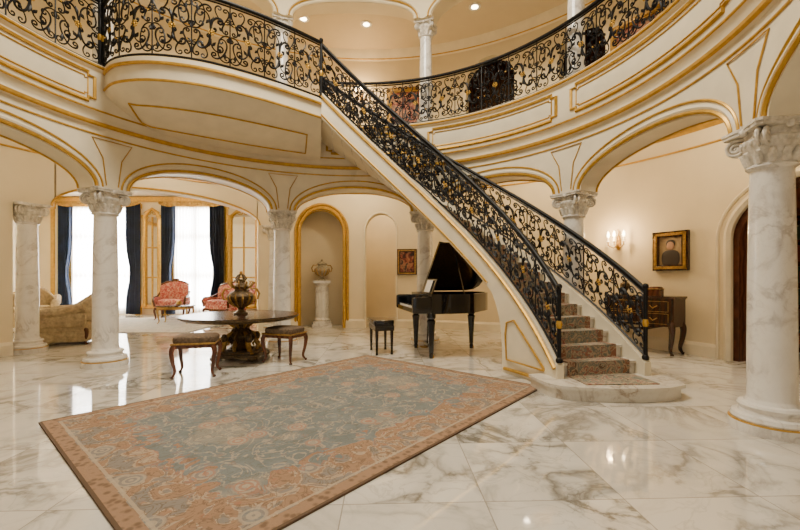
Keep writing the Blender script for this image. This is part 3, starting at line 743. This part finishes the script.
def grand():
    m = M(); z0, z1 = .84, 1.2
    out = [(.3, -.76), (.3, .76), (1.55, .76), (1.72, .72), (1.82, .6), (1.85, .4), (1.82, .2), (1.74, .0), (1.6, -.18), (1.42, -.36), (1.28, -.52), (1.12, -.66), (.95, -.74), (.7, -.76)]
    n = len(out)
    cx_, cy_ = .95, .15
    ins = [(cx_+(x-cx_)*.94, cy_+(y-cy_)*.94) for x, y in out]
    vs = [(x, y, z0) for x, y in out]+[(x, y, z1) for x, y in out]+[(x, y, z1) for x, y in ins]+[(x, y, z1-.14) for x, y in ins]
    fs = []
    for k in range(3):
        for i in range(n): fs.append((k*n+i, k*n+(i+1) % n, (k+1)*n+(i+1) % n, (k+1)*n+i))
    fs.append(list(range(n))[::-1]); m.add(vs, fs, 0)
    m.add([(x, y, z1-.13) for x, y in ins], [list(range(n))], 2)
    for i in range(22):
        y = -.6+i*.055; m.tube([(.5, y, z1-.1), (min(1.6, 1.05+.6*max(0, (y+.6)/1.0)), y, z1-.1)], .003, 2, 4)
    m.box((.14, 0, .90), (.34, 1.5, .08), 0)
    for sy in (-1, 1): m.sup((.14, sy*.72, 1.0), (.38, .1, .3), 0, .25)
    m.box((.12, 0, .955), (.2, 1.34, .03), 1)
    for i in range(52):
        if i % 7 not in (2, 6): m.box((.155, -.655+i*.0258, .977), (.12, .014, .02), 0)
    for i in range(51): m.box((.12, -.642+i*.0258, .9705), (.2, .002, .002), 0)
    m.box((.25, 0, 1.06), (.03, 1.36, .18), 0, 0)
    m.add([(.42, -.4, 1.2), (.42, .4, 1.2), (.52, .4, 1.48), (.52, -.4, 1.48), (.44, -.4, 1.2), (.44, .4, 1.2), (.54, .4, 1.48), (.54, -.4, 1.48)], [(0, 1, 2, 3), (4, 7, 6, 5), (0, 3, 7, 4), (1, 5, 6, 2), (3, 2, 6, 7), (0, 4, 5, 1)], 0)
    m.add([(.405, -.25, 1.22), (.405, .15, 1.22), (.49, .15, 1.46), (.49, -.25, 1.46)], [(0, 1, 2, 3)], 1)
    a = radians(38); hinge = .76
    lid = [(x, y) for x, y in out]; lid[0] = (.56, -.77); lid[1] = (.56, .76); lid[-1] = (.8, -.77)
    def lp(x, y, o):
        d_ = hinge-y; return (x, hinge-d_*cos(a)+o*sin(a), z1+.02+d_*sin(a)+o*cos(a))
    vs = [lp(x, y, 0) for x, y in lid]+[lp(x, y, .03) for x, y in lid]
    m.add(vs, [list(range(n))[::-1], list(range(n, 2*n))]+[(i, (i+1) % n, n+(i+1) % n, n+i) for i in range(n)], 0)
    q4 = ((.56, -.76), (.56, .76), (.86, .76), (.86, -.7))
    vs = [lp(x, y, .035) for x, y in q4]+[lp(x, y, .06) for x, y in q4]
    m.add(vs, [(3, 2, 1, 0), (4, 5, 6, 7), (0, 1, 5, 4), (1, 2, 6, 5), (2, 3, 7, 6), (3, 0, 4, 7)], 0)
    m.tube([(1.0, -.6, 1.19), lp(1.0, -.35, 0)], .012, 0, 6)
    for x, y in ((.35, -.58), (.35, .58), (1.5, .3)):
        m.lathe([(.035, 0), (.04, .06), (.035, .1), (.045, .12), (.05, .3), (.07, .6), (.085, .7), (.06, .72), (.085, .76), (.085, .85)], (x, y, 0), 0, 16)
        m.lathe([(.02, 0), (.03, .03), (.02, .07)], (x+.03, y, 0), 2, 10)
    for sy in (-1, 1): m.tube([(.5, sy*.1, .84), (.48, sy*.12, .5), (.46, sy*.07, .2)], .014, 0, 6)
    m.box((.46, 0, .17), (.12, .3, .08), 0)
    for k in (-1, 0, 1): m.sup((.36, k*.08, .12), (.14, .04, .02), 2, .6)
    m.obj('grand_piano', [BLACK, IVORY, GOLDD], (.12, 7.96, 0), radians(12), ang=30)
grand()
px, py, _ = P(7.75, 101.3, 0)
m = M(); m.box((0, 0, .05), (.6, .6, .1)); m.box((0, 0, .14), (.52, .52, .08)); m.lathe([(.22, .18), (.24, .22), (.19, .28), (.18, .5), (.18, 1.1), (.17, 1.25), (.21, 1.3), (.24, 1.34)], mat=0, n=24)
for k in range(12): a = 2*pi*k/12; m.tube([(.185*cos(a), .185*sin(a), .3), (.18*cos(a), .18*sin(a), 1.22)], .02, 0, 6)
m.box((0, 0, 1.38), (.52, .52, .08)); m.obj('display_pedestal', [COL], (px, py, 0), radians(11))
urn('decorative_urn', (px, py, 1.42), .95, [simple('urn_porcelain', (.35, .3, .2), .2, var=.4, scale=15), GOLDD])

def armchair(name, loc, rot, w, h, fab, wood, d=.95, seats=1, carved=True):
    m = M(); sh = h*.42
    m.sup((0, 0, sh-.12), (w*.9, d*.9, .24), 0, .3, n=28)
    for i in range(seats):
        ww = w*.78/seats; m.sup((-w*.39+ww*(i+.5), -.06, sh+.05), (ww*.98, d*.72, .2), 0, .4, n=24)
    rows = []
    for i in range(17):
        u = -1+2*i/16; top = h-(.16 if carved else .28)*abs(u)**2.5*h*(.6 if carved else 1); row = []
        yb = d*.42-.16*abs(u)**3*(1 if carved else 2)
        for k in range(12):
            a = 2*pi*k/12; zc = (sh+top)/2; row.append((u*w*.42, yb+(.09 if carved else .13)*cos(a)+.08*((zc+(top-sh)/2*sin(a))-sh), zc+(top-sh)/2*math.copysign(abs(sin(a))**.5, sin(a))))
        rows.append(row)
    m.grid(rows, 0, cv=True); m.add(rows[0], [list(range(12))], 0); m.add(rows[-1], [list(range(12))[::-1]], 0)
    if carved:
        m.tube([(r[3][0], r[3][1], r[3][2]+.02) for r in rows], .032, 1, 8)
        m.sup((0, d*.48, h+.06), (.22, .07, .12), 1, .8)
    else:
        m.sup((0, 0, sh-.3), (w*.88, d*.86, .3), 0, .2, n=28)
    for s in (-1, 1):
        m.sup((s*w*.43, -.02, sh+.06), (w*.12 if not carved else .09, d*.8, .34), 0, .35, n=20)
        m.tube([(s*w*.44, d*.35, sh+.3*h), (s*w*.46, 0, sh+.24), (s*w*.46, -d*.36, sh+.22), (s*w*.46, -d*.44, sh+.12), (s*w*.43, -d*.4, sh-.1)], .035 if carved else .11, 1 if carved else 0, 10)
        for y in (-d*.4, d*.36): cabriole(m, s*w*.4, y, sh-.15, (s*.7, .7 if y > 0 else -.7), .035, 1, .05)
    m.box((0, -d*.43, sh-.19), (w*.82, .04, .07), 1 if carved else 0)
    m.obj(name, [fab, wood], loc, rot)
armchair('rose_armchair', (-8.3, 14.6, 0.018), .25, 1.1, 1.35, REDF, MWOOD)
armchair('rose_settee', (-6.3, 14.4, 0.018), -.5, 1.5, 1.3, REDF, MWOOD, seats=2)
armchair('cream_armchair', (-7.7, 9.35, 0), radians(-68), 1.25, 1.2, CREAMF, MWOOD, d=1.2, carved=False)
armchair('cream_armchair', (-11.0, 11.9, 0), radians(35), 1.3, 1.25, CREAMF, MWOOD, d=1.1, carved=False)
m = M(); m.sup((0, 0, .56), (1.1, .7, .05), 0, .4, n=32)
m.box((0, 0, .5), (.95, .55, .08), 1)
for sx in (-1, 1):
    for sy in (-1, 1): cabriole(m, sx*.42, sy*.22, .5, (sx*.7, sy*.7), .03, 1)
m.lathe([(.06, .585), (.1, .62), (.08, .7), (.04, .74)], (0.1, 0, 0), 1, 14)
m.obj('coffee_table', [DWOOD, GOLDD], (-7.4, 13.2, .018), .1)
m = M(); m.lathe([(.42, .6), (.44, .62), (.4, .64)], mat=0, n=24); m.lathe([(.05, .1), (.04, .3), (.07, .5), (.1, .6)], mat=0, n=12)
for k in range(3): a = 2*pi*k/3; m.tube([(0, 0, .2), (.15*cos(a), .15*sin(a), .14), (.28*cos(a), .28*sin(a), .02)], [.03, .03, .02], 0, 7)
m.obj('side_table', [DWOOD], (-9.3, 10.45, 0))

def onwall(r, t, z): return P(r, t, z), radians(t-90)
m = M(); w, d, h = 1.35, .5, 1.15
fr = []
for k in range(17): u = -1+k/8; fr.append((u*w/2, -d/2-.05*cos(u*pi)))
m.prism(fr+[(w/2, d/2), (-w/2, d/2)], .55, 1.08, 0)
m.prism([(x*1.05, y*1.08) for x, y in fr]+[(w/2*1.05, d/2), (-w/2*1.05, d/2)], 1.10, 1.14, 1); m.prism([(x*1.02, y*1.04) for x, y in fr]+[(w/2*1.02, d/2), (-w/2*1.02, d/2)], 1.08, 1.10, 0)
for z0, z1 in ((.6, .8), (.84, 1.04)):
    m.tube([(x*.86, y-.01, z0) for x, y in fr]+[(x*.86, y-.01, z1) for x, y in fr[::-1]], .006, 2, 5, closed=True)
    for sx in (-1, 1): m.tube([(sx*.35-.07, -d/2-.04, (z0+z1)/2+.02), (sx*.35, -d/2-.07, (z0+z1)/2-.03), (sx*.35+.07, -d/2-.04, (z0+z1)/2+.02)], .01, 2, 6)
for sx in (-1, 1):
    for sy in (-1, 1): cabriole(m, sx*(w/2-.06), sy*(d/2-.06), .62, (sx*.7, sy*.5), .05, 0, .07)
m.tube([(x*.8, y+.02, .53-.06*cos(x*4)) for x, y in fr], .03, 0, 6)
l, rt = onwall(R2-.38, 30.6, 0); m.obj('console_chest', [DWOOD, mat_marble('dark_marble_top', (.04, .02, .015), (.15, .09, .06), 4, .8), GOLDD], l, rt)
m = M(); m.lathe([(.07, 0), (.08, .02), (.03, .05), (.05, .1), (.1, .18), (.09, .24), (.04, .28), (.06, .31), (0, .31)], mat=0, n=20); m.obj('small_vase', [BRONZE], P(R2-.4, 33.6, 1.141))
m = M(); m.box((0, 0, .07), (.24, .16, .14), 0); m.sup((0, 0, .14), (.25, .17, .1), 0, .5); m.tube([(-.125, -.085, .14), (.125, -.085, .14), (.125, .085, .14), (-.125, .085, .14)], .008, 1, 5, closed=True); m.obj('keepsake_box', [MWOOD, GOLDD], P(R2-.42, 28.4, 1.141), radians(-60))

def painting(name, r, t, z, w, h, cv, frm=None, fw=.09, fig=None):
    m = M(); m.box((0, .02, 0), (w, .03, h), 1)
    for x in (-w/2, w/2): m.box((x, 0, 0), (fw, .07, h+fw), 0); m.box((x*1.0, -.04, 0), (fw*.45, .03, h+fw*.5), 2)
    for zz in (-h/2, h/2): m.box((0, 0, zz), (w+fw, .069, fw), 0); m.box((0, -.04, zz), (w+fw*.5, .03, fw*.45), 2)
    if fig:
        m.sup((0, -.002, -h*.22), (w*.62, .02, h*.5), 3, .7); m.sup((0, -.006, h*.16), (w*.26, .02, h*.26), 4, .9); m.sup((0, -.002, h*.22), (w*.32, .02, h*.24), 3, .9)
    l, rt = onwall(r, t, z)
    m.obj(name, [frm or GOLDD, cv, GOLDD, simple('paint_dark', (.03, .02, .015), .5, var=.2), simple('paint_skin', (.45, .25, .15), .5, var=.2)], l, rt)
CV1 = mat_canvas('canvas_portrait', [(.20, .13, .06), (.38, .26, .13), (.28, .2, .09)], 3)
CV2 = mat_canvas('canvas_red', [(.03, .015, .01), (.22, .04, .02), (.4, .18, .08), (.05, .03, .02)], 5, .38, .62)
painting('framed_portrait', R2-.06, 27.6, 2.05, .56, .68, CV1, DWOOD, fw=.12, fig=True)
painting('framed_painting', R2-.06, 81.2, 1.98, .5, .68, CV2, DWOOD)
painting('gallery_painting', R2-.06, 81.5, 6.55, 1.0, 1.15, CV2, GOLDD, fw=.14)
painting('gallery_painting', R2-.06, 33, 6.5, 1.0, 1.3, CV2, GOLDD, fw=.14)

def sconce(name, r, t, z, e=18):
    m = M(); m.sup((0, 0, 0), (.1, .04, .34), 0, .8)
    for s in (-1, 0, 1):
        yo = -.2 if s == 0 else -.12
        m.tube([(0, -.02, -.05), (s*.08, yo*.6, -.12), (s*.17, yo, -.06), (s*.17, yo, .02)], .011, 0, 6)
        m.lathe([(.012, .02), (.045, .03), (.02, .045), (.014, .05), (.014, .13)], (s*.17, yo, 0), 1, 10)
        m.lathe([(.018, .13), (.03, .17), (.018, .23), (0, .27)], (s*.17, yo, 0), 2, 10)
        for k in range(3): m.sup((s*.17+.03*(k-1), yo, -.03-.05*(k == 1)), (.014, .014, .05), 3, 1, n=6)
    m.tube([(0, -.01, .15), (.03, -.03, .24), (0, -.03, .3)], .012, 0, 6)
    l, rt = onwall(r, t, z); m.obj(name, [GOLDD, IVORY, BULB, simple('crystal', (.9, .9, .95), .05)], l, rt)
    la = bpy.data.lights.new('sconce_light', 'POINT'); la.energy = e; la.color = (1, .66, .32); la.shadow_soft_size = .08
    lo = bpy.data.objects.new('sconce_light', la); bpy.context.scene.collection.objects.link(lo); lo.location = P(r-.35, t, z+.2)
sconce('wall_sconce', R2-.03, 36.2, 2.3, 50)
sconce('wall_sconce', R2-.03, 92, 6.95, 40)

m = M(); m.box((0, 0, .45), (.5, .4, .12), 0); m.box((0, .18, .8), (.5, .06, .6), 0)
for sx in (-1, 1):
    for sy in (-1, 1): m.tube([(sx*.21, sy*.16, .42), (sx*.21, sy*.16, 0)], .025, 0, 8)
m.sup((0, 0, .54), (.46, .38, .08), 1, .4); m.obj('hall_chair', [DWOOD, REDF], P(5.6, 106, 4.95), radians(15))

# ------------------------------------------------------------------ lights
def light(name, kind, loc, e, col=(1, .82, .57), size=.2, rot=None):
    la = bpy.data.lights.new(name, kind); la.energy = e; la.color = col
    if kind == 'AREA': la.size = size; la.shape = 'DISK'
    else: la.shadow_soft_size = size
    if kind == 'SPOT': la.spot_size = radians(105); la.spot_blend = .6
    lo = bpy.data.objects.new(name, la); bpy.context.scene.collection.objects.link(lo); lo.location = loc
    if rot: lo.rotation_euler = rot
    return lo
light('rotunda_fill', 'AREA', (CX, CY, 9.1), 820, (1, .91, .74), 3.0)  # added overhead fill; the ceiling above is closed, with no skylight in it
m = M()
PFILL = [(5.95, 15), (5.95, 50), (6.0, 92), (6.0, 133), (6.0, 172), (9.0, 87)]  # added passage and hall fill positions, given invented ceiling discs
UL = (15, 38, 62, 90, 106, 130, 165)
for r, t in PFILL: m.lathe([(.1, -.012), (.1, 0), (.08, 0)], P(r, t, 4.7), 0, 20); m.lathe([(.0, -.005), (.075, -.005)], P(r, t, 4.7), 1, 20)
for t in UL: m.lathe([(.15, -.02), (.15, 0), (.12, 0)], P(5.9, t, 8.3), 0, 20); m.lathe([(.0, -.025), (.08, -.022), (.12, -.01)], P(5.9, t, 8.3), 1, 20)
m.obj('recessed_downlights', [IVORY, BULB])
for r, t in PFILL: light('downlight_and_fill', 'POINT', P(r, t, 4.3), (70 if t not in (133, 172) else 52), size=.15)  # added fill points, as the gallery slab blocks the overhead light here
for t in UL: light('downlight_and_fill', 'SPOT', P(6.3, t, 8.26), 130, size=.08)
light('living_fill', 'POINT', (-9, 12.5, 4.2), 210, (1, .82, .56), .3)  # added fill for the living room; no lamp fixture stands here
light('library_fill', 'POINT', P(8.4, 8, 3.9), 45, (1, .75, .5), .2)  # added to brighten the library; no lamp fixture goes with it

wd = bpy.data.worlds.new('World'); bpy.context.scene.world = wd; wd.use_nodes = True
bg = wd.node_tree.nodes['Background']; bg.inputs[0].default_value = (1, .92, .78, 1); bg.inputs[1].default_value = 0.64

cam = bpy.data.cameras.new('camera'); cam.lens = 18; cam.sensor_width = 36; cam.shift_y = 0.01625
co = bpy.data.objects.new('camera', cam); bpy.context.scene.collection.objects.link(co)
co.location = (0, 0, 1.5); co.rotation_euler = (radians(90), 0, 0)
bpy.context.scene.camera = co
